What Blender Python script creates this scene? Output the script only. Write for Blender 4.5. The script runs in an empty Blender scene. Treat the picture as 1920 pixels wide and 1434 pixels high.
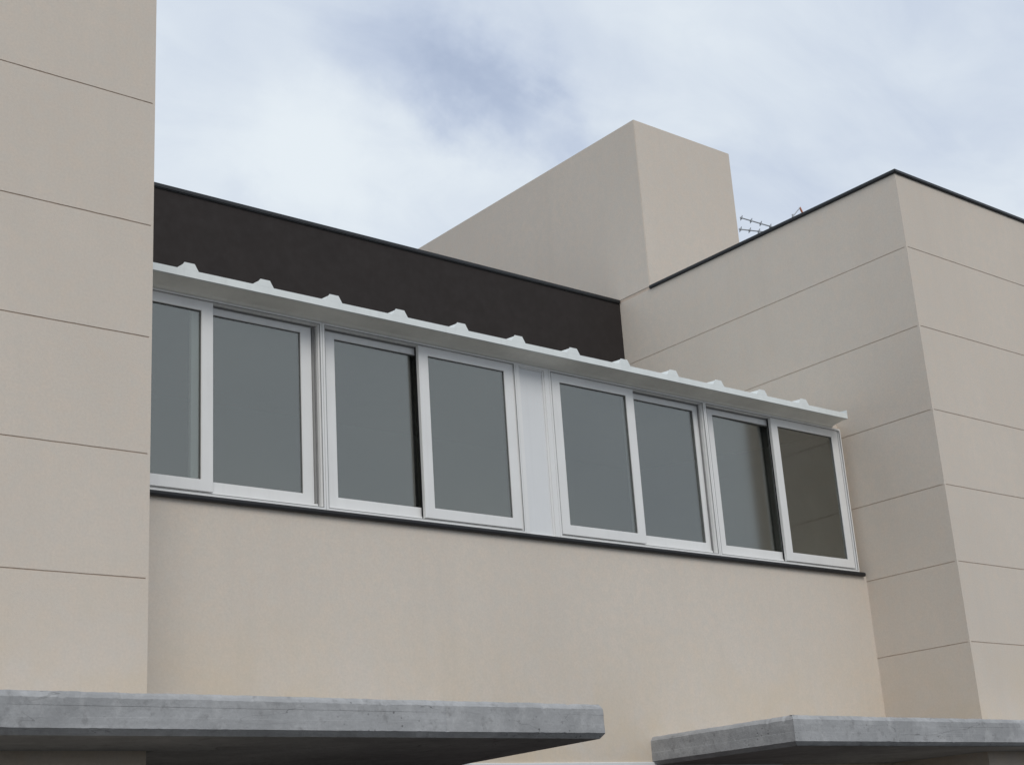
import bpy, bmesh, math, random
from mathutils import Vector, Matrix, noise
random.seed(7)
H = 1.6                      # eye height of the photographer above the paving
S = bpy.context.scene
C = S.collection

# ------------------------------------------------------------------ camera
YAW, PITCH, ROLL, FPX = map(float, (40.1783, 18.3758, -3.8392, 2775.92))
y_, p_, r_ = (math.radians(a) for a in (YAW, PITCH, ROLL))
FW = Vector((math.sin(y_)*math.cos(p_), math.cos(y_)*math.cos(p_), math.sin(p_)))
R0 = Vector((math.cos(y_), -math.sin(y_), 0)); U0 = R0.cross(FW)
RT = math.cos(r_)*R0 + math.sin(r_)*U0
UP = -math.sin(r_)*R0 + math.cos(r_)*U0
cam = bpy.data.cameras.new('camera'); camo = bpy.data.objects.new('camera', cam); C.objects.link(camo)
cam.sensor_fit = 'HORIZONTAL'; cam.sensor_width = 36; cam.lens = FPX/1920*36
cam.clip_start = .05; cam.clip_end = 3000
m = Matrix((RT, UP, -FW)).transposed().to_4x4(); m.translation = (0, 0, H)
camo.matrix_world = m
S.camera = camo

def ray(u, v):               # direction seen at a place in the photograph (used for where clouds lie in the sky)
    return (FW + RT*((u-960)/FPX) - UP*((v-717)/FPX)).normalized()

# ------------------------------------------------------------------ sky and sun
SUN_TO = Vector((-.30, -.70, .64)).normalized()
world = bpy.data.worlds.new('World'); S.world = world; world.use_nodes = True
nt = world.node_tree; nt.nodes.clear()
def N(t, **kw):
    n = nt.nodes.new(t)
    for k, v in kw.items(): setattr(n, k, v)
    return n
def L(a, b): nt.links.new(a, b)
def math_(op, a, b=None, clamp=False):
    n = N('ShaderNodeMath', operation=op); n.use_clamp = clamp
    for i, x in enumerate((a, b)):
        if x is None: continue
        if isinstance(x, (int, float)): n.inputs[i].default_value = x
        else: L(x, n.inputs[i])
    return n.outputs[0]
sky = N('ShaderNodeTexSky', sky_type='NISHITA'); sky.sun_disc = False
sky.sun_elevation = math.asin(SUN_TO.z); sky.sun_rotation = math.atan2(SUN_TO.x, SUN_TO.y)
sky.air_density = 1.0; sky.dust_density = 1.5; sky.ozone_density = 1.0
tc = N('ShaderNodeTexCoord'); D = tc.outputs['Generated']
sep = N('ShaderNodeSeparateXYZ'); L(D, sep.inputs[0])
den = math_('ADD', math_('ABSOLUTE', sep.outputs[2]), .30)
px = math_('DIVIDE', sep.outputs[0], den); py = math_('DIVIDE', sep.outputs[1], den)
comb = N('ShaderNodeCombineXYZ'); L(px, comb.inputs[0]); L(py, comb.inputs[1])
mp = N('ShaderNodeMapping'); mp.inputs['Rotation'].default_value = (0, 0, math.radians(28)); mp.inputs['Scale'].default_value = (1.0, 2.0, 1)
mp.inputs['Location'].default_value = (3.1, 1.7, 0); L(comb.outputs[0], mp.inputs[0])
n1 = N('ShaderNodeTexNoise'); n1.inputs['Scale'].default_value = 1.9; n1.inputs['Detail'].default_value = 7; n1.inputs['Roughness'].default_value = .5; n1.inputs['Distortion'].default_value = .6
L(mp.outputs[0], n1.inputs['Vector'])
n2 = N('ShaderNodeTexNoise'); n2.inputs['Scale'].default_value = 5.5; n2.inputs['Detail'].default_value = 8; n2.inputs['Roughness'].default_value = .55; n2.inputs['Distortion'].default_value = .9
L(mp.outputs[0], n2.inputs['Vector'])
nd = N('ShaderNodeTexNoise'); nd.inputs['Scale'].default_value = 7.0; nd.inputs['Detail'].default_value = 6; nd.inputs['Roughness'].default_value = .6
L(D, nd.inputs['Vector'])
s1 = N('ShaderNodeVectorMath', operation='SUBTRACT'); L(nd.outputs['Color'], s1.inputs[0]); s1.inputs[1].default_value = (.5, .5, .5)
s2 = N('ShaderNodeVectorMath', operation='SCALE'); L(s1.outputs[0], s2.inputs[0]); s2.inputs['Scale'].default_value = .16
s3 = N('ShaderNodeVectorMath', operation='ADD'); L(D, s3.inputs[0]); L(s2.outputs[0], s3.inputs[1])
s4 = N('ShaderNodeVectorMath', operation='NORMALIZE'); L(s3.outputs[0], s4.inputs[0])
DW = s4.outputs[0]
def blob(d, width_deg, amp):
    dp = N('ShaderNodeVectorMath', operation='DOT_PRODUCT'); L(DW, dp.inputs[0]); dp.inputs[1].default_value = d
    k = 1/(1-math.cos(math.radians(width_deg)))
    e = math_('MULTIPLY', math_('SUBTRACT', dp.outputs['Value'], 1.0), k)
    return math_('MULTIPLY', math_('POWER', math.e, e), amp)
cov = math_('ADD', math_('MULTIPLY', math_('SUBTRACT', n1.outputs[0], .5), 0.70), .88)
cov = math_('ADD', cov, math_('MULTIPLY', math_('SUBTRACT', n2.outputs[0], .5), .46))
for (u, v), w, a in (((880, 130), 2.4, -.42), ((960, 200), 1.8, -.42), ((1010, 270), 1.3, -.22), ((700, 70), 2.2, -.30), ((1080, 90), 2.4, -.12), ((540, 300), 3.0, .34), ((640, 380), 2.6, .40), ((800, 260), 1.2, .16),
                     ((1600, 100), 7.0, -.02), ((310, 90), 1.6, -.10), ((480, 395), 1.4, -.24), ((1400, 330), 3.0, -.05)):
    cov = math_('ADD', cov, blob(ray(u, v), w, a*.70))
ramp = N('ShaderNodeMapRange', interpolation_type='SMOOTHSTEP'); ramp.inputs['From Min'].default_value = -.3; ramp.inputs['From Max'].default_value = .7
L(cov, ramp.inputs['Value'])
cc = N('ShaderNodeMix', data_type='RGBA')           # thin cloud greyish blue, thick cloud white
cc.inputs[6].default_value = (4.7, 5.5, 7.1, 1); cc.inputs[7].default_value = (7.9, 8.55, 9.1, 1)
cr = N('ShaderNodeMapRange', interpolation_type='SMOOTHSTEP'); cr.inputs['From Min'].default_value = .35; cr.inputs['From Max'].default_value = 1.25
L(cov, cr.inputs['Value']); L(cr.outputs[0], cc.inputs[0])
mx = N('ShaderNodeMix', data_type='RGBA'); L(ramp.outputs[0], mx.inputs[0]); L(sky.outputs[0], mx.inputs[6]); L(cc.outputs[2], mx.inputs[7])
bg = N('ShaderNodeBackground'); bg.inputs['Strength'].default_value = .1; L(mx.outputs[2], bg.inputs[0])
wo = N('ShaderNodeOutputWorld'); L(bg.outputs[0], wo.inputs[0])

sl = bpy.data.lights.new('sun', 'SUN'); sl.energy = 1.42; sl.angle = math.radians(30); sl.color = (1, .95, .88)
so = bpy.data.objects.new('sun', sl); C.objects.link(so)
so.rotation_euler = SUN_TO.to_track_quat('Z', 'Y').to_euler(); so.location = (0, 0, 30)
S.view_settings.view_transform = 'Standard'; S.view_settings.look = 'None'; S.view_settings.gamma = 1
S.view_settings.exposure = 0.0
S.view_settings.use_curve_mapping = False

# ------------------------------------------------------------------ materials
def mat(name):
    mt = bpy.data.materials.new(name); mt.use_nodes = True
    t = mt.node_tree; b = t.nodes['Principled BSDF']
    return mt, t, b
def lk(t, a, b): t.links.new(a, b)
def nz(t, scale, detail=4, rough=.55, vec=None, dist=0):
    n = t.nodes.new('ShaderNodeTexNoise'); n.inputs['Scale'].default_value = scale; n.inputs['Detail'].default_value = detail
    n.inputs['Roughness'].default_value = rough; n.inputs['Distortion'].default_value = dist
    if vec is not None: lk(t, vec, n.inputs['Vector'])
    return n
def pos(t, scale=None):
    g = t.nodes.new('ShaderNodeNewGeometry'); o = g.outputs['Position']
    if scale:
        q = t.nodes.new('ShaderNodeMapping'); q.inputs['Scale'].default_value = scale; lk(t, o, q.inputs[0]); o = q.outputs[0]
    return o
def mrange(t, src, a, b, c, d):
    r = t.nodes.new('ShaderNodeMapRange'); r.inputs['From Min'].default_value = a; r.inputs['From Max'].default_value = b
    r.inputs['To Min'].default_value = c; r.inputs['To Max'].default_value = d; lk(t, src, r.inputs['Value']); return r.outputs[0]
def mixc(t, fac, a, b, blend='MIX'):
    n = t.nodes.new('ShaderNodeMix'); n.data_type = 'RGBA'; n.blend_type = blend
    for i, x in ((0, fac), (6, a), (7, b)):
        if isinstance(x, (int, float)): n.inputs[i].default_value = x
        elif isinstance(x, tuple): n.inputs[i].default_value = (*x, 1)
        else: lk(t, x, n.inputs[i])
    return n.outputs[2]
def bump(t, b, src, strength, dist=.002):
    n = t.nodes.new('ShaderNodeBump'); n.inputs['Strength'].default_value = strength; n.inputs['Distance'].default_value = dist
    lk(t, src, n.inputs['Height']); lk(t, n.outputs[0], b.inputs['Normal'])
def mmul(t, a, b):
    n = t.nodes.new('ShaderNodeMath'); n.operation = 'MULTIPLY'
    for i, x in enumerate((a, b)):
        if isinstance(x, (int, float)): n.inputs[i].default_value = x
        else: lk(t, x, n.inputs[i])
    return n.outputs[0]

def render_mat(name, col, warm=0.0):
    mt, t, b = mat(name)
    P = pos(t)
    big = nz(t, .55, 5, .6, P, .4); mid = nz(t, 4.5, 5, .6, P); fine = nz(t, 70, 3, .7, P); hue = nz(t, 13, 3, .6, P)
    c = mixc(t, mrange(t, big.outputs[0], .3, .7, 0, 1), tuple(x*.91 for x in col), tuple(x*1.06 for x in col))
    c = mixc(t, mrange(t, mid.outputs[0], .3, .7, 0, .5), c, (col[0]*1.03, col[1]*.985, col[2]*.93))
    c = mixc(t, mrange(t, hue.outputs[0], .35, .65, 0, .7), c, (col[0]*.925, col[1]*.965, col[2]*.985))
    c = mixc(t, mrange(t, fine.outputs[0], .25, .75, 0, .5), c, tuple(x*.74 for x in col))
    # rain streaks running down the render
    st = nz(t, 1.0, 5, .6, pos(t, (5.5, 5.5, .35)))
    c = mixc(t, mrange(t, st.outputs[0], .50, .78, 0, .20), c, tuple(x*.78 for x in col))
    if warm:               # splash and algae stain where the wall stands on the slabs
        sx = t.nodes.new('ShaderNodeSeparateXYZ'); lk(t, P, sx.inputs[0])
        g = mrange(t, sx.outputs[2], H+.85, H+1.75, 1, 0)
        w = nz(t, 1.6, 5, .65, P, .5)
        c = mixc(t, mmul(t, mmul(t, g, mrange(t, w.outputs[0], .36, .66, 0, 1)), warm), c, (col[0]*.90, col[1]*.80, col[2]*.60))
    lk(t, c, b.inputs['Base Color']); b.inputs['Roughness'].default_value = .92; b.inputs['Specular IOR Level'].default_value = .25
    h = nz(t, 190, 3, .7, P); bump(t, b, h.outputs[0], .45, .0025)
    return mt
M = {}
M['render'] = render_mat('beige_render', (.664, .590, .514), .45)
M['render2'] = render_mat('beige_render_recess', (.660, .590, .516), .45)

def plain(name, col, rough=.5, var=.08, scale=6, spec=.5, bmp=0, metallic=0, streak=0.0):
    mt, t, b = mat(name); P = pos(t)
    n = nz(t, scale, 6, .6, P)
    c = mixc(t, mrange(t, n.outputs[0], .3, .7, 0, 1), tuple(x*(1-var) for x in col), tuple(min(1, x*(1+var)) for x in col))
    if streak:
        s = nz(t, 1, 5, .6, pos(t, (22, 22, 1.2)))
        c = mixc(t, mrange(t, s.outputs[0], .5, .75, 0, streak), c, tuple(x*.6 for x in col))
    lk(t, c, b.inputs['Base Color']); b.inputs['Roughness'].default_value = rough; b.inputs['Specular IOR Level'].default_value = spec
    b.inputs['Metallic'].default_value = metallic
    r = nz(t, scale*3, 4, .6, P); lk(t, mrange(t, r.outputs[0], .3, .7, rough*.85, min(1, rough*1.2)), b.inputs['Roughness'])
    if bmp: bump(t, b, nz(t, 160, 3, .6, P).outputs[0], bmp, .002)
    return mt
M['white'] = plain('white_lacquer', (.745, .745, .735), .38, .03, 3, .4, streak=.10)
M['white_panel'] = plain('white_panel_sheet', (.70, .71, .715), .45, .03, 2, .4, streak=.10)
M['canopy'] = plain('white_sheet_metal', (.74, .775, .765), .45, .05, 4, .4, streak=.15)
M['soffit'] = plain('soffit_board', (.82, .81, .75), .6, .06, 5, .3, streak=.12)
M['seal'] = plain('black_rubber', (.012, .012, .014), .7, .1, 9, .2)
M['sill'] = plain('black_metal', (.018, .018, .02), .5, .15, 8, .35)
M['dark'] = plain('dark_brown_render', (.029, .0245, .0235), .9, .07, 3.0, .2, .5)
M['coping'] = plain('black_coping', (.016, .017, .019), .42, .15, 6, .4)
M['joint_core'] = plain('render_base_coat', (.55, .45, .37), .95, .1, 20, .1)  # browner base coat that shows in the render joints
M['alu'] = plain('dull_aluminium', (.42, .44, .46), .5, .1, 20, .5, metallic=.5)
M['red'] = plain('orange_red_plastic', (.55, .22, .13), .5, .1, 20, .4)
M['gasket'] = plain('grey_gasket', (.11, .112, .115), .7, .1, 9, .2)
M['strip'] = plain('grey_brush_gap_shade', (.22, .22, .22), .8, .1, 9, .2)  # grey for the brush strip and the painted shade of the frame gaps
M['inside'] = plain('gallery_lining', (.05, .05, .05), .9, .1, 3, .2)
M['door'] = plain('dark_maroon_shutter', (.045, .012, .012), .5, .15, 6, .4)
M['roof'] = plain('roof_membrane', (.16, .155, .15), .95, .15, 3, .2)
M['ground'] = plain('asphalt', (.065, .063, .06), .95, .2, 2, .2, .5)

def glass_mat():
    mt, t, b = mat('tinted_double_glazing'); t.nodes.remove(b)
    out = t.nodes['Material Output']
    lw = t.nodes.new('ShaderNodeLayerWeight'); lw.inputs[0].default_value = .5
    pw = t.nodes.new('ShaderNodeMath'); pw.operation = 'POWER'; pw.inputs[1].default_value = 5; lk(t, lw.outputs['Facing'], pw.inputs[0])
    f2 = mrange(t, pw.outputs[0], 0, 1, .160, 1)              # two leaves of glass: Schlick, doubled
    gl = t.nodes.new('ShaderNodeBsdfGlossy'); gl.inputs['Roughness'].default_value = .11; gl.inputs[0].default_value = (.96, .95, .88, 1)
    w = nz(t, 1.3, 2, .4, pos(t)); bp = t.nodes.new('ShaderNodeBump'); bp.inputs['Strength'].default_value = .12; bp.inputs['Distance'].default_value = .004
    lk(t, w.outputs[0], bp.inputs['Height']); lk(t, bp.outputs[0], gl.inputs['Normal'])
    tr = t.nodes.new('ShaderNodeBsdfTransparent'); tr.inputs[0].default_value = (.70, .73, .72, 1)
    df = t.nodes.new('ShaderNodeBsdfDiffuse'); df.inputs[0].default_value = (.22, .23, .22, 1)   # dust film
    m1 = t.nodes.new('ShaderNodeMixShader'); lk(t, mrange(t, nz(t, 2.2, 5, .6, pos(t)).outputs[0], .3, .7, .015, .06), m1.inputs[0]); lk(t, tr.outputs[0], m1.inputs[1]); lk(t, df.outputs[0], m1.inputs[2])
    m2 = t.nodes.new('ShaderNodeMixShader'); lk(t, f2, m2.inputs[0]); lk(t, m1.outputs[0], m2.inputs[1]); lk(t, gl.outputs[0], m2.inputs[2])
    lk(t, m2.outputs[0], out.inputs[0])
    return mt
M['glass'] = glass_mat()

def concrete_mat():
    mt, t, b = mat('board_marked_concrete'); P = pos(t)
    col = (.395, .40, .408)
    big = nz(t, 1.8, 6, .65, P, .6); st = nz(t, 1.0, 6, .65, pos(t, (1.2, 1.2, 22))); vs = nz(t, 1, 5, .6, pos(t, (9, 9, .8)))
    c = mixc(t, mrange(t, big.outputs[0], .3, .7, 0, 1), tuple(x*.70 for x in col), tuple(x*1.2 for x in col))
    c = mixc(t, mrange(t, st.outputs[0], .4, .75, 0, .55), c, tuple(x*.66 for x in col))
    c = mixc(t, mrange(t, vs.outputs[0], .55, .8, 0, .4), c, tuple(x*.6 for x in col))
    v = t.nodes.new('ShaderNodeTexVoronoi'); v.inputs['Scale'].default_value = 26; lk(t, P, v.inputs['Vector'])
    gate = nz(t, 2.3, 4, .6, P)
    pit = mmul(t, mrange(t, v.outputs['Distance'], .09, .19, 1, 0), mrange(t, gate.outputs[0], .47, .62, 0, 1))
    c = mixc(t, mmul(t, pit, .85), c, (.10, .10, .10))
    cn = nz(t, 1.0, 3, .5, pos(t, (1.1, 1.1, 7)), .8)          # hairline cracks along the formwork boards
    ab = t.nodes.new('ShaderNodeMath'); ab.operation = 'COMPARE'; ab.inputs[1].default_value = .5; ab.inputs[2].default_value = .004; lk(t, cn.outputs[0], ab.inputs[0])
    g2 = nz(t, 1.4, 3, .5, P)
    c = mixc(t, mmul(t, mmul(t, ab.outputs[0], mrange(t, g2.outputs[0], .48, .58, 0, 1)), .6), c, (.12, .12, .12))
    bl = nz(t, 7.0, 5, .65, P, .5); c = mixc(t, mrange(t, bl.outputs[0], .50, .68, 0, .3), c, (.60, .60, .60))
    bd = nz(t, 16.0, 4, .6, P); c = mixc(t, mrange(t, bd.outputs[0], .58, .72, 0, .6), c, (.20, .20, .20))
    fine = nz(t, 90, 4, .7, P); c = mixc(t, mrange(t, fine.outputs[0], .3, .75, 0, .3), c, tuple(x*.6 for x in col))
    lk(t, c, b.inputs['Base Color']); b.inputs['Roughness'].default_value = .9; b.inputs['Specular IOR Level'].default_value = .25
    hh = nz(t, 45, 6, .7, P); h2 = mixc(t, mmul(t, pit, .9), hh.outputs[0], (0., 0., 0.))
    bump(t, b, h2, .6, .006)
    return mt
M['concrete'] = concrete_mat()

# ------------------------------------------------------------------ mesh helpers
def bx(bm, x0, x1, y0, y1, z0, z1):
    vs = [bm.verts.new((x, y, z)) for x in (x0, x1) for y in (y0, y1) for z in (z0, z1)]
    for f in ((0, 1, 3, 2), (4, 6, 7, 5), (0, 4, 5, 1), (2, 3, 7, 6), (0, 2, 6, 4), (1, 5, 7, 3)):
        bm.faces.new([vs[i] for i in f])
def rings(bm, rects):        # each (x0,x1,z0,z1,y); joins successive rectangles in the facade plane
    prev = None
    for x0, x1, z0, z1, y in rects:
        cur = [bm.verts.new(p) for p in ((x0, y, z0), (x1, y, z0), (x1, y, z1), (x0, y, z1))]
        if prev:
            for i in range(4):
                bm.faces.new((prev[i], prev[(i+1) % 4], cur[(i+1) % 4], cur[i]))
        prev = cur
def prism(bm, poly, axis, a, b):   # closed polygon swept along axis ('x': poly in (y,z); 'y': poly in (x,z))
    def P(q, s): return (s, q[0], q[1]) if axis == 'x' else (q[0], s, q[1])
    A = [bm.verts.new(P(q, a)) for q in poly]; B = [bm.verts.new(P(q, b)) for q in poly]
    n = len(poly)
    for i in range(n): bm.faces.new((A[i], A[(i+1) % n], B[(i+1) % n], B[i]))
    bm.faces.new(A[::-1]); bm.faces.new(B)
def rod(bm, a, b, r, n=8):
    a, b = Vector(a), Vector(b); d = (b-a).normalized(); s = d.orthogonal().normalized(); t = d.cross(s)
    A = [bm.verts.new(a+r*(math.cos(k*2*math.pi/n)*s+math.sin(k*2*math.pi/n)*t)) for k in range(n)]
    B = [bm.verts.new(b+r*(math.cos(k*2*math.pi/n)*s+math.sin(k*2*math.pi/n)*t)) for k in range(n)]
    for i in range(n): bm.faces.new((A[i], A[(i+1) % n], B[(i+1) % n], B[i]))
    bm.faces.new(A[::-1]); bm.faces.new(B)
def obj(name, bm, m, parent=None, smooth=False):
    bmesh.ops.recalc_face_normals(bm, faces=bm.faces)
    me = bpy.data.meshes.new(name); bm.to_mesh(me); bm.free(); me.materials.append(M[m] if isinstance(m, str) else m)
    if smooth:
        for f in me.polygons: f.use_smooth = True
    o = bpy.data.objects.new(name, me); C.objects.link(o)
    if parent is not None:
        o.parent = parent
        top = parent
        while top.parent: top = top.parent
        if parent is top: o.matrix_parent_inverse = Matrix.Translation(-Vector(top.location))
    return o
def box(name, m, parent, *a):
    bm = bmesh.new(); bx(bm, *a); return obj(name, bm, m, parent)
def thing(name, label, cat, loc, group=None):
    o = bpy.data.objects.new(name, None); C.objects.link(o); o.location = loc; o.empty_display_size = .2
    o['label'] = label; o['category'] = cat
    if group: o['group'] = group
    o['kind'] = 'thing'
    return o

# ------------------------------------------------------------------ dimensions (z below is measured from eye height)
XL, YF, YW, XR, YP = 3.374, 7.0, 7.933, 10.596, 10.654
JOINTS = [-1.6, .905, 1.570, 2.236, 2.893, 3.556, 4.322, 5.072]
ZTOP = 5.79
G = .0036                    # half width of a render joint
ZW = ZTOP+H

def panel(parent, front, u0, u1, w0, w1, z0, z1, seed):
    bm = bmesh.new(); k = max(2, int((u1-u0)/.03)); prev = None
    for j in range(k+1):
        u = u0+(u1-u0)*j/k
        e0 = (noise.noise(Vector((u*9, seed*3.3, 0)))*.0011+noise.noise(Vector((u*40, seed*1.3, 4)))*.0009) if z0 > .1 else 0
        e1 = (noise.noise(Vector((u*9, seed*3.3+7, 0)))*.0011+noise.noise(Vector((u*40, seed*1.3, 9)))*.0009)
        pts = [(w0, z0+e0), (w0, z1+e1), (w1, z1+e1), (w1, z0+e0)]
        cur = [bm.verts.new((u, w, z) if front else (w, u, z)) for w, z in pts]
        if prev:
            for i in range(4): bm.faces.new((prev[i], prev[(i+1) % 4], cur[(i+1) % 4], cur[i]))
        else: bm.faces.new(cur)
        prev = cur
    bm.faces.new(prev[::-1])
    return obj('panel', bm, 'render', parent)
# ground
bm = bmesh.new()
vs = [bm.verts.new(p) for p in ((-400, -400, 0), (400, -400, 0), (400, 400, 0), (-400, 400, 0))]; bm.faces.new(vs)
g = obj('ground', bm, 'ground'); g['kind'] = 'structure'

# ---- left wing
lw = thing('building_wing', 'beige rendered wing with horizontal grooves at the left edge of the photo', 'building', (0, 9.5, 0))
D_ = .0045
box('core', 'joint_core', lw, -5, XL-D_, YF+D_, 12.4, 0, ZW)
bm = bmesh.new(); bx(bm, XL-.016, XL, YF, YF+.016, 0, ZW); obj('corner_bead', bm, 'render', lw)
zs = [z+H for z in JOINTS]+[ZW]
for i in range(len(zs)-1):
    a = zs[i]+(G if i else 0); b = zs[i+1]-(G if i < len(zs)-2 else 0)
    panel(lw, True, -5, XL-.016, YF, YF+D_-.0005, a, b, i)
    panel(lw, False, YF+.016, 12.4, XL, XL-D_+.0005, a, b, i+20)
def coping(parent, x0, x1, y0, y1, z, h=.05, o=.02):
    bm = bmesh.new(); bx(bm, x0-o, x1+o, y0-o, y1+o, z, z+h)
    bmesh.ops.bevel(bm, geom=[e for e in bm.edges], offset=.008, segments=2, affect='EDGES')
    return obj('coping', bm, 'coping', parent)
coping(lw, -5, XL, YF, YF+.3, ZW+.001)

# ---- right wing
rw = thing('building_wing', 'beige rendered wing with grooves and black roof edge at the right of the photo', 'building', (13, 9, 0))
box('core', 'joint_core', rw, XR+D_, 17.5, YF+D_, 16, 0, ZW-.01)
bm = bmesh.new(); bx(bm, XR, XR+.02, YF, YF+.02, 0, ZW); obj('corner_bead', bm, 'render', rw)
for i in range(len(zs)-1):
    a = zs[i]+(G if i else 0); b = zs[i+1]-(G if i < len(zs)-2 else 0)
    panel(rw, True, XR+.02, 17.5, YF, YF+D_-.0005, a, b, i+40)
    panel(rw, False, YF+.02, 16, XR, XR+D_-.0005, a, b, i+60)
YB = 10.181
bm = bmesh.new()               # black metal coping: along the side and round the front
poly = [(XR-.022, YB-.002), (XR-.022, YF-.022), (17.5, YF-.022), (17.5, YF+.3), (XR+.3, YF+.3), (XR+.3, YB-.002)]
A = [bm.verts.new((x, y, ZW+.001)) for x, y in poly]; B = [bm.verts.new((x, y, ZW+.037)) for x, y in poly]
n = len(poly)
for i in range(n): bm.faces.new((A[i], A[(i+1) % n], B[(i+1) % n], B[i]))
bm.faces.new(A); bm.faces.new(B)
bmesh.ops.bevel(bm, geom=list(bm.edges), offset=.007, segments=2, affect='EDGES')
obj('coping', bm, 'coping', rw)
box('roof_deck', 'roof', rw, XR+.31, 17.4, YF+.31, 16, ZW-.009, ZW-.004)

# ---- stair tower on the right wing
st = thing('stair_tower', 'plain beige block without grooves standing on the roof behind the dark wall', 'tower', (11.4, 12.8, ZW))
bm = bmesh.new(); bx(bm, XR, 12.135, YB, 15.8, ZW+.030, 7.81+H)
bmesh.ops.bevel(bm, geom=[e for e in bm.edges], offset=.006, segments=2, affect='EDGES')
obj('wall', bm, 'render', st)
box('plinth', 'joint_core', st, XR+D_, 12.125, YB+D_, 15.79, ZW-.003, ZW+.0305)
bm = bmesh.new(); bx(bm, XR+.05, 12.08, YB+.05, 15.75, 7.811+H, 7.818+H); obj('roof', bm, 'roof', st)

# ---- recessed wall below the windows
fw = thing('facade_wall', 'plain beige rendered wall below the row of windows', 'wall', (7, YW, 0))
bm = bmesh.new()
ZD = .695+H; DX0, DX1 = 4.3, 9.2
bx(bm, XL, DX0, YW, YW+.2, 0, ZD); bx(bm, DX1, XR, YW, YW+.2, 0, ZD); bx(bm, XL, XR, YW, YW+.2, ZD, 2.279+H)
bmesh.ops.remove_doubles(bm, verts=bm.verts, dist=1e-5)
bx(bm, 10.5145, XR-.0005, YW+.09, YW+.2, 2.2795+H, 3.7+H)
obj('wall', bm, 'render2', fw)
# black metal sill with a rounded nose
bm = bmesh.new()
pr = [(YW+.12, 2.308), (YW-.026, 2.3095), (YW-.034, 2.303), (YW-.036, 2.290), (YW-.032, 2.279), (YW-.024, 2.275), (YW-.012, 2.2755), (YW-.012, 2.2815), (YW+.12, 2.2815)]
prism(bm, [(a, b+H) for a, b in pr], 'x', XL+.002, XR-.045)
obj('sill', bm, 'sill', fw)
# door head below the slabs
dr = thing('shutter_door', 'dark maroon roller shutter under a pale head strip at the bottom edge', 'shutter', (6.7, YW, 0))
bm = bmesh.new(); bx(bm, DX0, DX1, YW-.012, YW+.05, ZD-.022, ZD+.022); bx(bm, DX0, DX1, YW-.006, YW+.05, ZD-.045, ZD-.0225)
bmesh.ops.bevel(bm, geom=list(bm.edges), offset=.003, segments=1, affect='EDGES')
obj('door_head', bm, 'white_panel', dr)
zz = 0.0
while zz < ZD-.05:
    z1 = min(zz+.075, ZD-.046)
    bm = bmesh.new(); prism(bm, [(YW+.07, zz), (YW+.055, zz+.012), (YW+.055, z1-.012), (YW+.07, z1), (YW+.09, z1), (YW+.09, zz)], 'x', DX0+.002, DX1-.002)
    obj('slat', bm, 'door', dr); zz += .0755

# ---- dark upper wall
dw = thing('upper_wall', 'dark brown rendered wall with black edge above the white canopy', 'wall', (7, YP, 0))
box('wall', 'dark', dw, XL+.002, XR-.001, YP, YP+.25, 1.3+H, 5.78+H)
bm = bmesh.new(); bx(bm, XL+.003, XR-.002, YP-.02, YP+.27, 5.781+H, 5.824+H)
bmesh.ops.bevel(bm, geom=list(bm.edges), offset=.008, segments=2, affect='EDGES'); obj('coping', bm, 'coping', dw)

# ---- gallery floor and lining behind the glass
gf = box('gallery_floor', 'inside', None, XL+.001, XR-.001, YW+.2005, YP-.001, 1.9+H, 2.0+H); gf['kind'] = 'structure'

# ---- windows
ZB, ZT = 2.311+H, 3.613+H
YO, YI = 7.936, 7.985        # front planes of the outer and the inner sash
def sash(win, x0, x1, z0, z1, yf, label, seal_side, tilt=0.0, stile=.083, rail=.074, dep=.030, top=.074):
    gx0, gx1, gz0, gz1 = x0+stile, x1-stile, z0+rail, z1-top
    c = .0025
    bm = bmesh.new()
    rings(bm, [(x0, x1, z0, z1, yf+dep), (x0, x1, z0, z1, yf+c), (x0+c, x1-c, z0+c, z1-c, yf), (gx0-c, gx1+c, gz0-c, gz1+c, yf),
               (gx0, gx1, gz0, gz1, yf+c), (gx0, gx1, gz0, gz1, yf+dep), (x0, x1, z0, z1, yf+dep)])
    bmesh.ops.remove_doubles(bm, verts=bm.verts, dist=1e-6)
    s = obj('sash', bm, 'white', win); s['label'] = label
    bm = bmesh.new(); bx(bm, gx0-.004, gx1+.004, yf+.0155, yf+.0215, gz0-.004, gz1+.004)
    for v in bm.verts: v.co.y += (v.co.x-gx0)*math.tan(math.radians(tilt))     # panes never sit quite true in their sashes
    obj('pane', bm, 'glass', s)
    bm = bmesh.new(); e = .0035
    rings(bm, [(gx0, gx1, gz0, gz1, yf+.009), (gx0+e, gx1-e, gz0+e, gz1-e, yf+.0105), (gx0+e, gx1-e, gz0+e, gz1-e, yf+.0148)])
    obj('gasket', bm, 'gasket', s)
    if seal_side:
        for sd in seal_side:
            xa, xb = (x0-.004, x0+.014) if sd == 'l' else (x1-.014, x1+.003)
            box('brush_seal', 'seal', s, xa, xb, yf+dep+.0005, yf+dep+.010, z0+.001, z1-.001)
    return s
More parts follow.
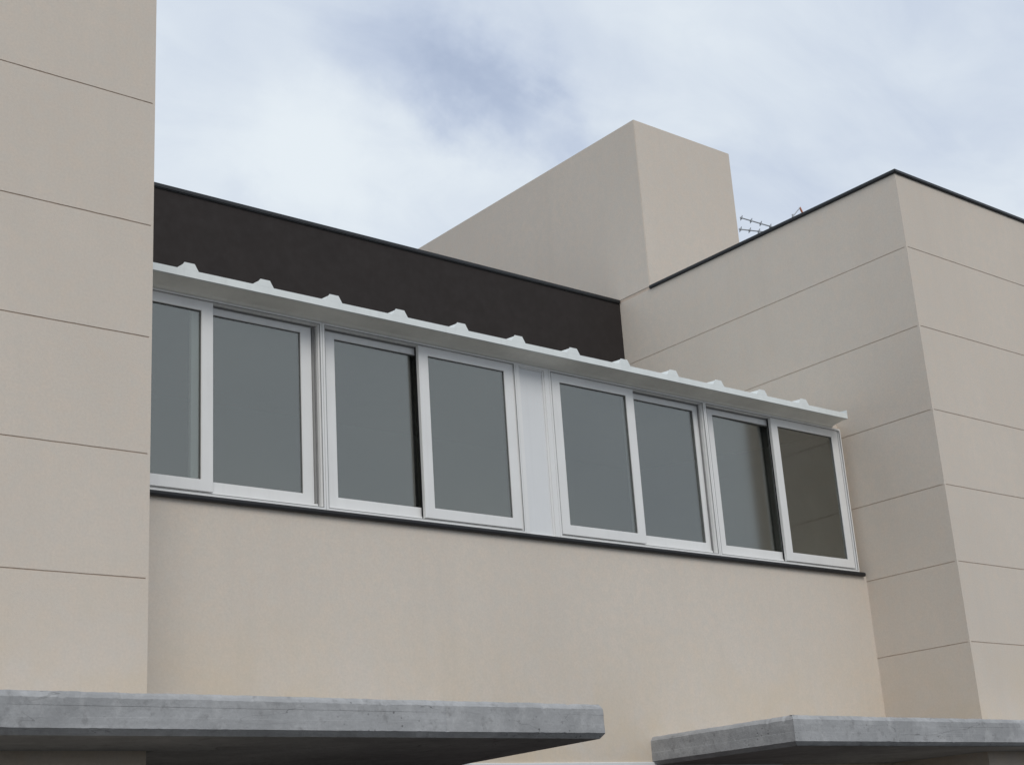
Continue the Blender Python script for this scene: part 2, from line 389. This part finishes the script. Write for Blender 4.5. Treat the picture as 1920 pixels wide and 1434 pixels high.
def window(label, x0, x1, sashes):
    w = thing('sliding_window', label, 'window', ((x0+x1)/2, YW, ZB), 'white sliding windows in a row')
    li = .019; bo = .021; to = .019; y0 = 7.927; y1 = 8.03; c = .002
    bm = bmesh.new()
    rings(bm, [(x0, x1, ZB, ZT, y1), (x0, x1, ZB, ZT, y0+c), (x0+c, x1-c, ZB+c, ZT-c, y0), (x0+li-c, x1-li+c, ZB+bo-c, ZT-to+c, y0),
               (x0+li, x1-li, ZB+bo, ZT-to, y0+c), (x0+li, x1-li, ZB+bo, ZT-to, y0+.013), (x0+li+.006, x1-li-.006, ZB+bo+.006, ZT-to-.004, y0+.015),
               (x0+li+.006, x1-li-.006, ZB+bo+.006, ZT-to-.004, YI-.002), (x0+li+.012, x1-li-.012, ZB+bo+.010, ZT-to-.008, YI), (x0+li+.012, x1-li-.012, ZB+bo+.010, ZT-to-.008, y1), (x0, x1, ZB, ZT, y1)])
    bmesh.ops.remove_doubles(bm, verts=bm.verts, dist=1e-6)
    obj('frame', bm, 'white', w)
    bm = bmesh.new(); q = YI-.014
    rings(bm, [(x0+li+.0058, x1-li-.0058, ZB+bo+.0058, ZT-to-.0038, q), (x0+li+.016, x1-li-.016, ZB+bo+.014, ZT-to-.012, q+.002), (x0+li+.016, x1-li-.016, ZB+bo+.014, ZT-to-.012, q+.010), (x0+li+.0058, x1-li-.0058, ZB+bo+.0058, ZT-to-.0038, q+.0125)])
    obj('weather_strip_shade', bm, 'strip', w)  # brush strip whose grey also stands in for shade in the gap
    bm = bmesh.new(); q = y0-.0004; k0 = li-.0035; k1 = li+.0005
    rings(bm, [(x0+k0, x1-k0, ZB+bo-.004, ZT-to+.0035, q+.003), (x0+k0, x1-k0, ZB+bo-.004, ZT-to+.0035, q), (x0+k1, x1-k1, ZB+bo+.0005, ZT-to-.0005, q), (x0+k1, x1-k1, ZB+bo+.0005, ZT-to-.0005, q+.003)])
    obj('gap_shade_line', bm, 'strip', w)  # grey ring painted as the shadow line between frame lip and sash
    box('track', 'white', w, x0+li+.007, x1-li-.007, YI-.012, YI-.006, ZB+bo+.0065, ZB+bo+.028)
    for (a, b, outer, lab, seal, tilt) in sashes:
        if outer: sash(w, a, b, 2.345+H, 3.601+H, YO, lab, seal, tilt)
        else: sash(w, a, b, 2.351+H, 3.584+H, YI, lab, None, tilt, top=.050)
    return w
window('white sliding window partly hidden behind the left wing', 3.378, 5.055,
       [(3.388, 4.246, True, 'outer sliding sash', 'r', 0.15), (4.118, 5.003, False, 'inner sliding sash', '', -0.1)])
window('white sliding window left of the blank white panel', 5.058, 6.738,
       [(5.104, 5.975, False, 'inner sliding sash', '', 0.2), (5.856, 6.714, True, 'outer sliding sash', 'l', -0.15)])
window('white sliding window right of the blank white panel', 7.062, 8.750,
       [(7.091, 7.947, True, 'outer sliding sash', 'r', 0.1), (7.885, 8.705+.045, False, 'inner sliding sash', '', 0.2)])
window('white sliding window next to the right wing with a dark reflection', 8.753, 10.512,
       [(8.815, 9.70, False, 'inner sliding sash', '', 1.1), (9.578, 10.471, True, 'outer sliding sash with dark pane', 'l', 0)])
# blank panel between the second and third window
ip = thing('infill_panel', 'blank white panel between the two middle sliding windows', 'panel', (6.9, YW, ZB))
bm = bmesh.new(); x0, x1 = 6.7395, 7.0605
rings(bm, [(x0, x1, ZB, ZT, 8.02), (x0, x1, ZB, ZT, 7.929), (x0+.028, x1-.044, ZB+.004, ZT-.022, 7.929), (x0+.030, x1-.046, ZB+.006, ZT-.024, 7.936), (x0+.040, x1-.058, ZB+.008, ZT-.032, 7.936), (x0+.042, x1-.060, ZB+.010, ZT-.034, 7.946)])
obj('surround', bm, 'white', ip)
box('board', 'white_panel', ip, x0+.02, x1-.03, 7.9455, 7.975, ZB+.002, ZT-.01)
# ---- sheet metal canopy over the windows
cp = thing('metal_canopy', 'white corrugated metal canopy above the sliding windows', 'canopy', (7, 7.75, 3.65+H))
YC, ZC0, ZC1 = 7.75, 3.650+H, 3.698+H
XE = 10.405
slope = .085
ribs_x = [3.365+.5309*i for i in range(0, 14)]
ribs_x = [x+random.uniform(-.006, .006) for x in ribs_x if x < XE-.3]
# corrugated sheet running up to the dark wall
bm = bmesh.new()
prof = [(3.378, 0)]
for x in ribs_x:
    if x+.034 < 3.38: continue
    prof += [(x+.026, 0), (x+.058, .044), (x+.124, .044), (x+.150, 0)]
prof.append((XE-.012, 0))
prof = [q for q in prof if q[0] >= 3.378]
Y1 = YP-.002
def sheet(dz, rev):
    a = [bm.verts.new((x, YC+.004, ZC1-.003+z+dz)) for x, z in prof]; b = [bm.verts.new((x, Y1, ZC1-.003+z+dz+slope*(Y1-YC))) for x, z in prof]
    for i in range(len(prof)-1): bm.faces.new((a[i], a[i+1], b[i+1], b[i]))
    return a, b
a1, b1 = sheet(0, 0); a2, b2 = sheet(-.004, 1)
for i in range(len(prof)-1): bm.faces.new((a1[i], a2[i], a2[i+1], a1[i+1]))
obj('roof_sheet', bm, 'canopy', cp)
bm = bmesh.new()
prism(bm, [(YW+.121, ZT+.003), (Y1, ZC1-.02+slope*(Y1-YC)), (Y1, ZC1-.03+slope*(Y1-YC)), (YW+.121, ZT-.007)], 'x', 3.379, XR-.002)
obj('added_dark_ceiling', bm, 'inside', cp)  # unseen dark board added under the sheet to keep the interior dark
# front lip (folded edge) and the trapezoid closures standing on it
bm = bmesh.new()
prism(bm, [(YC, ZC0), (YC, ZC1), (YC+.003, ZC1), (YC+.003, ZC0+.004), (YC+.02, ZC0+.004), (YC+.02, ZC0)], 'x', 3.378, XE)
obj('front_lip', bm, 'canopy', cp)
for x in ribs_x:
    if x+.034 < 3.38: continue
    bm = bmesh.new()
    prism(bm, [(x+.024, ZC1+.0004), (x+.056, ZC1+.047), (x+.126, ZC1+.047), (x+.154, ZC1+.0004)], 'y', YC, YC+.003)
    obj('rib_closure', bm, 'canopy', cp)
# soffit board between the lip and the window head
bm = bmesh.new()
zf = ZT+.002
prism(bm, [(YC+.0205, ZC0+.003), (YW-.03, zf+.014), (YW-.004, zf), (YW+.09, zf), (YW+.09, zf+.02), (YW-.004, zf+.03), (YC+.0205, ZC0+.012)], 'x', 3.378, XE-.003)
obj('soffit', bm, 'soffit', cp)
# folded end plate at the right end
bm = bmesh.new(); prism(bm, [(YC-.001, ZC0-.001), (YC-.001, ZC1+.030), (YC+.03, ZC1+.032), (YC+.6, ZC1+.032+.05), (YC+.6, ZC1), (YC+.17, ZC0)], 'x', XE+.0005, XE+.004)
obj('end_plate', bm, 'canopy', cp)
# closing wall above the window head behind the canopy
box('head_board', 'white', cp, 3.378, XR-.002, YW+.095, YW+.12, ZT+.002, ZC1+.03)

# ---- concrete slabs over the doors
def slab(label, pts, zt, zb, seed, seams):
    """pts: outline in plan, front-left first, going along the front edge and back; swept with a cast profile, boards proud by a few mm"""
    t = thing('concrete_canopy', label, 'canopy slab', (pts[0][0]*.5+pts[1][0]*.5, pts[0][1], zb), 'concrete canopy slabs')
    rnd = random.Random(seed)
    h = zt-zb; ch = .032
    # (outward offset, z) down the edge: rough upper arris, three boards with tiny steps, lower chamfer
    P = [(-.050, zt+.002), (-.024, zt), (-.012, zt-.012), (0, zt-.029), (0, zt-.062), (-.0012, zt-.063), (-.0012, zt-.112), (.0003, zt-.113), (.0003, zb+.002), (-.002, zb), (-ch, zb-.026)]
    bm = bmesh.new(); rows = []
    n = len(pts)
    path = []
    for i in range(n-1):
        a, b = Vector(pts[i]), Vector(pts[i+1]); Ls = (b-a).length; k = max(2, int(Ls/.02))
        d = (b-a).normalized(); nr = Vector((d.y, -d.x))
        path.append([(a+(b-a)*j/k, nr, i) for j in range(k+1)])
    # mitre corners
    seq = []
    for i, seg in enumerate(path):
        for j, (p, nr, _) in enumerate(seg):
            off = nr
            if j == 0 and i > 0: continue
            if j == len(seg)-1 and i < len(path)-1:
                n2 = path[i+1][0][1]; s = (nr+n2); off = s/ (1+nr.dot(n2))
            seq.append((p, off))
    for p, off in seq:
        row = []
        for q, (o, z) in enumerate(P):
            s3 = Vector((p.x*9, p.y*9, z*30+seed))
            w = noise.noise(s3)*.0022+noise.noise(s3*4)*.0012
            dz = 0
            if q <= 3:
                r1 = noise.noise(Vector((p.x*28, p.y*28, seed*3.1+q*.3))); r2 = noise.noise(Vector((p.x*5, p.y*5, seed*1.7)))
                w += -.004*max(0, r1)*(1 if q == 3 else .7); dz = .0035*r1+.002*r2 - (.008 if r1 > .50 else 0)
            if q in (8, 9):
                r1 = noise.noise(Vector((p.x*34, p.y*34, seed*7.7))); dz = .004*max(0, r1-.15)
            if q in (5, 6): w += .0012*min(1, max(0, .5+1.6*noise.noise(Vector((p.x*.9, p.y*.9, q*2.3+seed)))))
            if q in (4, 5, 6, 7): dz = .003*noise.noise(Vector((p.x*1.3, p.y*1.3, q//2*4+seed)))
            for sx in seams:
                if abs(p.x-sx) < .011 and 2 < q < 9: w -= .005
            row.append(bm.verts.new((p.x+off.x*(o+w), p.y+off.y*(o+w), z+dz)))
        rows.append(row)
    for a, b in zip(rows, rows[1:]):
        for q in range(len(P)-1): bm.faces.new((a[q], a[q+1], b[q+1], b[q]))
    bm.faces.new([r[0] for r in rows]); bm.faces.new([r[-1] for r in rows][::-1])
    o = obj('slab', bm, 'concrete', t)
    return t
ZST, ZSB = .889+H, .727+H
slab('long grey concrete canopy slab in front of the left wing', [(-5, 6.283), (5.815, 6.283), (5.842, 6.31), (6.03, YW-.001), (XL, YW-.001), (XL+.001, YF-.001), (-5, YF-.001)], ZST, ZSB, 3, (4.71, 2.2))
slab('short grey concrete canopy slab in front of the right wing, its left side visible', [(7.79, YW-.001), (7.79, 6.576), (16.5, 6.576), (16.5, YF-.001), (XR-.001, YF-.001), (XR-.001, YW-.001)], ZST+.006, ZSB-.006, 11, (8.9, 9.55))

# ---- aerials on the roof of the right wing
def yagi(label, a, b, n, n_vis, el, mast_x):
    a, b = Vector(a), Vector(b)
    root = b.copy(); root.z = ZW
    t = thing('antenna', label, 'antenna', root, 'roof aerials')
    d = (b-a).normalized()
    bm = bmesh.new(); rod(bm, a-d*.012, b, .009); obj('boom', bm, 'alu', t)
    sp = (b-a).length/n
    for i in range(n):
        c = a+d*(sp*i+.012)
        bm = bmesh.new(); rod(bm, c-el, c+el, .0065, 6); obj('element', bm, 'alu', t)
        bm = bmesh.new(); bx(bm, c.x-.014, c.x+.014, c.y-.012, c.y+.012, c.z-.013, c.z+.013); obj('clamp', bm, 'alu', t)
    bm = bmesh.new(); rod(bm, (b.x, b.y, ZW), (b.x, b.y, b.z+.06), .018); obj('mast', bm, 'alu', t)
ANT_Y = 12.0
def at_y(u, v, Y):
    d = ray(u, v); p = d*(Y/d.y); return Vector((p.x, p.y, p.z+H))
def at_z(u, v, z):
    d = ray(u, v); p = d*(z/d.z); return Vector((p.x, p.y, p.z+H))
a = at_y(1389, 408.5, ANT_Y); b = at_y(1447, 425.5, ANT_Y); b = a+(b-a)*1.55
yagi('upper grey comb aerial beside the stair tower', a, b, 5, 4, Vector((0, -.022, .030)), 0)
a = at_y(1387, 430, 11.6); b = at_z(1430, 434.8, a.z-H); b = a+(b-a)*2.0
yagi('lower grey comb aerial beside the stair tower', a, b, 5, 3, Vector((0, -.022, .030)), 0)
ap = at_y(1499.8, 389.5, ANT_Y); lf = at_y(1487.5, 405, ANT_Y); rg = at_y(1505.5, 401, ANT_Y)
t = thing('antenna', 'small aerial with a bent orange arm behind the black roof edge', 'antenna', (rg.x+.2, ANT_Y, ZW), 'roof aerials')
lo = lf+(lf-ap)*.15; r2 = rg+(rg-ap)*1.2
bm = bmesh.new(); rod(bm, ap, lo, .008); obj('thin_arm', bm, 'alu', t)
bm = bmesh.new(); rod(bm, ap+(ap-rg)*.06, r2, .014); obj('orange_arm', bm, 'red', t)
bm = bmesh.new(); rod(bm, lf+Vector((-.01, 0, .02)), lf+Vector((0, 0, -.10)), .016); obj('tip', bm, 'alu', t)
bm = bmesh.new(); rod(bm, (r2.x, r2.y, ZW), (r2.x, r2.y, r2.z), .018); rod(bm, r2, lf+Vector((0, 0, -.08)), .01); obj('mast', bm, 'alu', t)
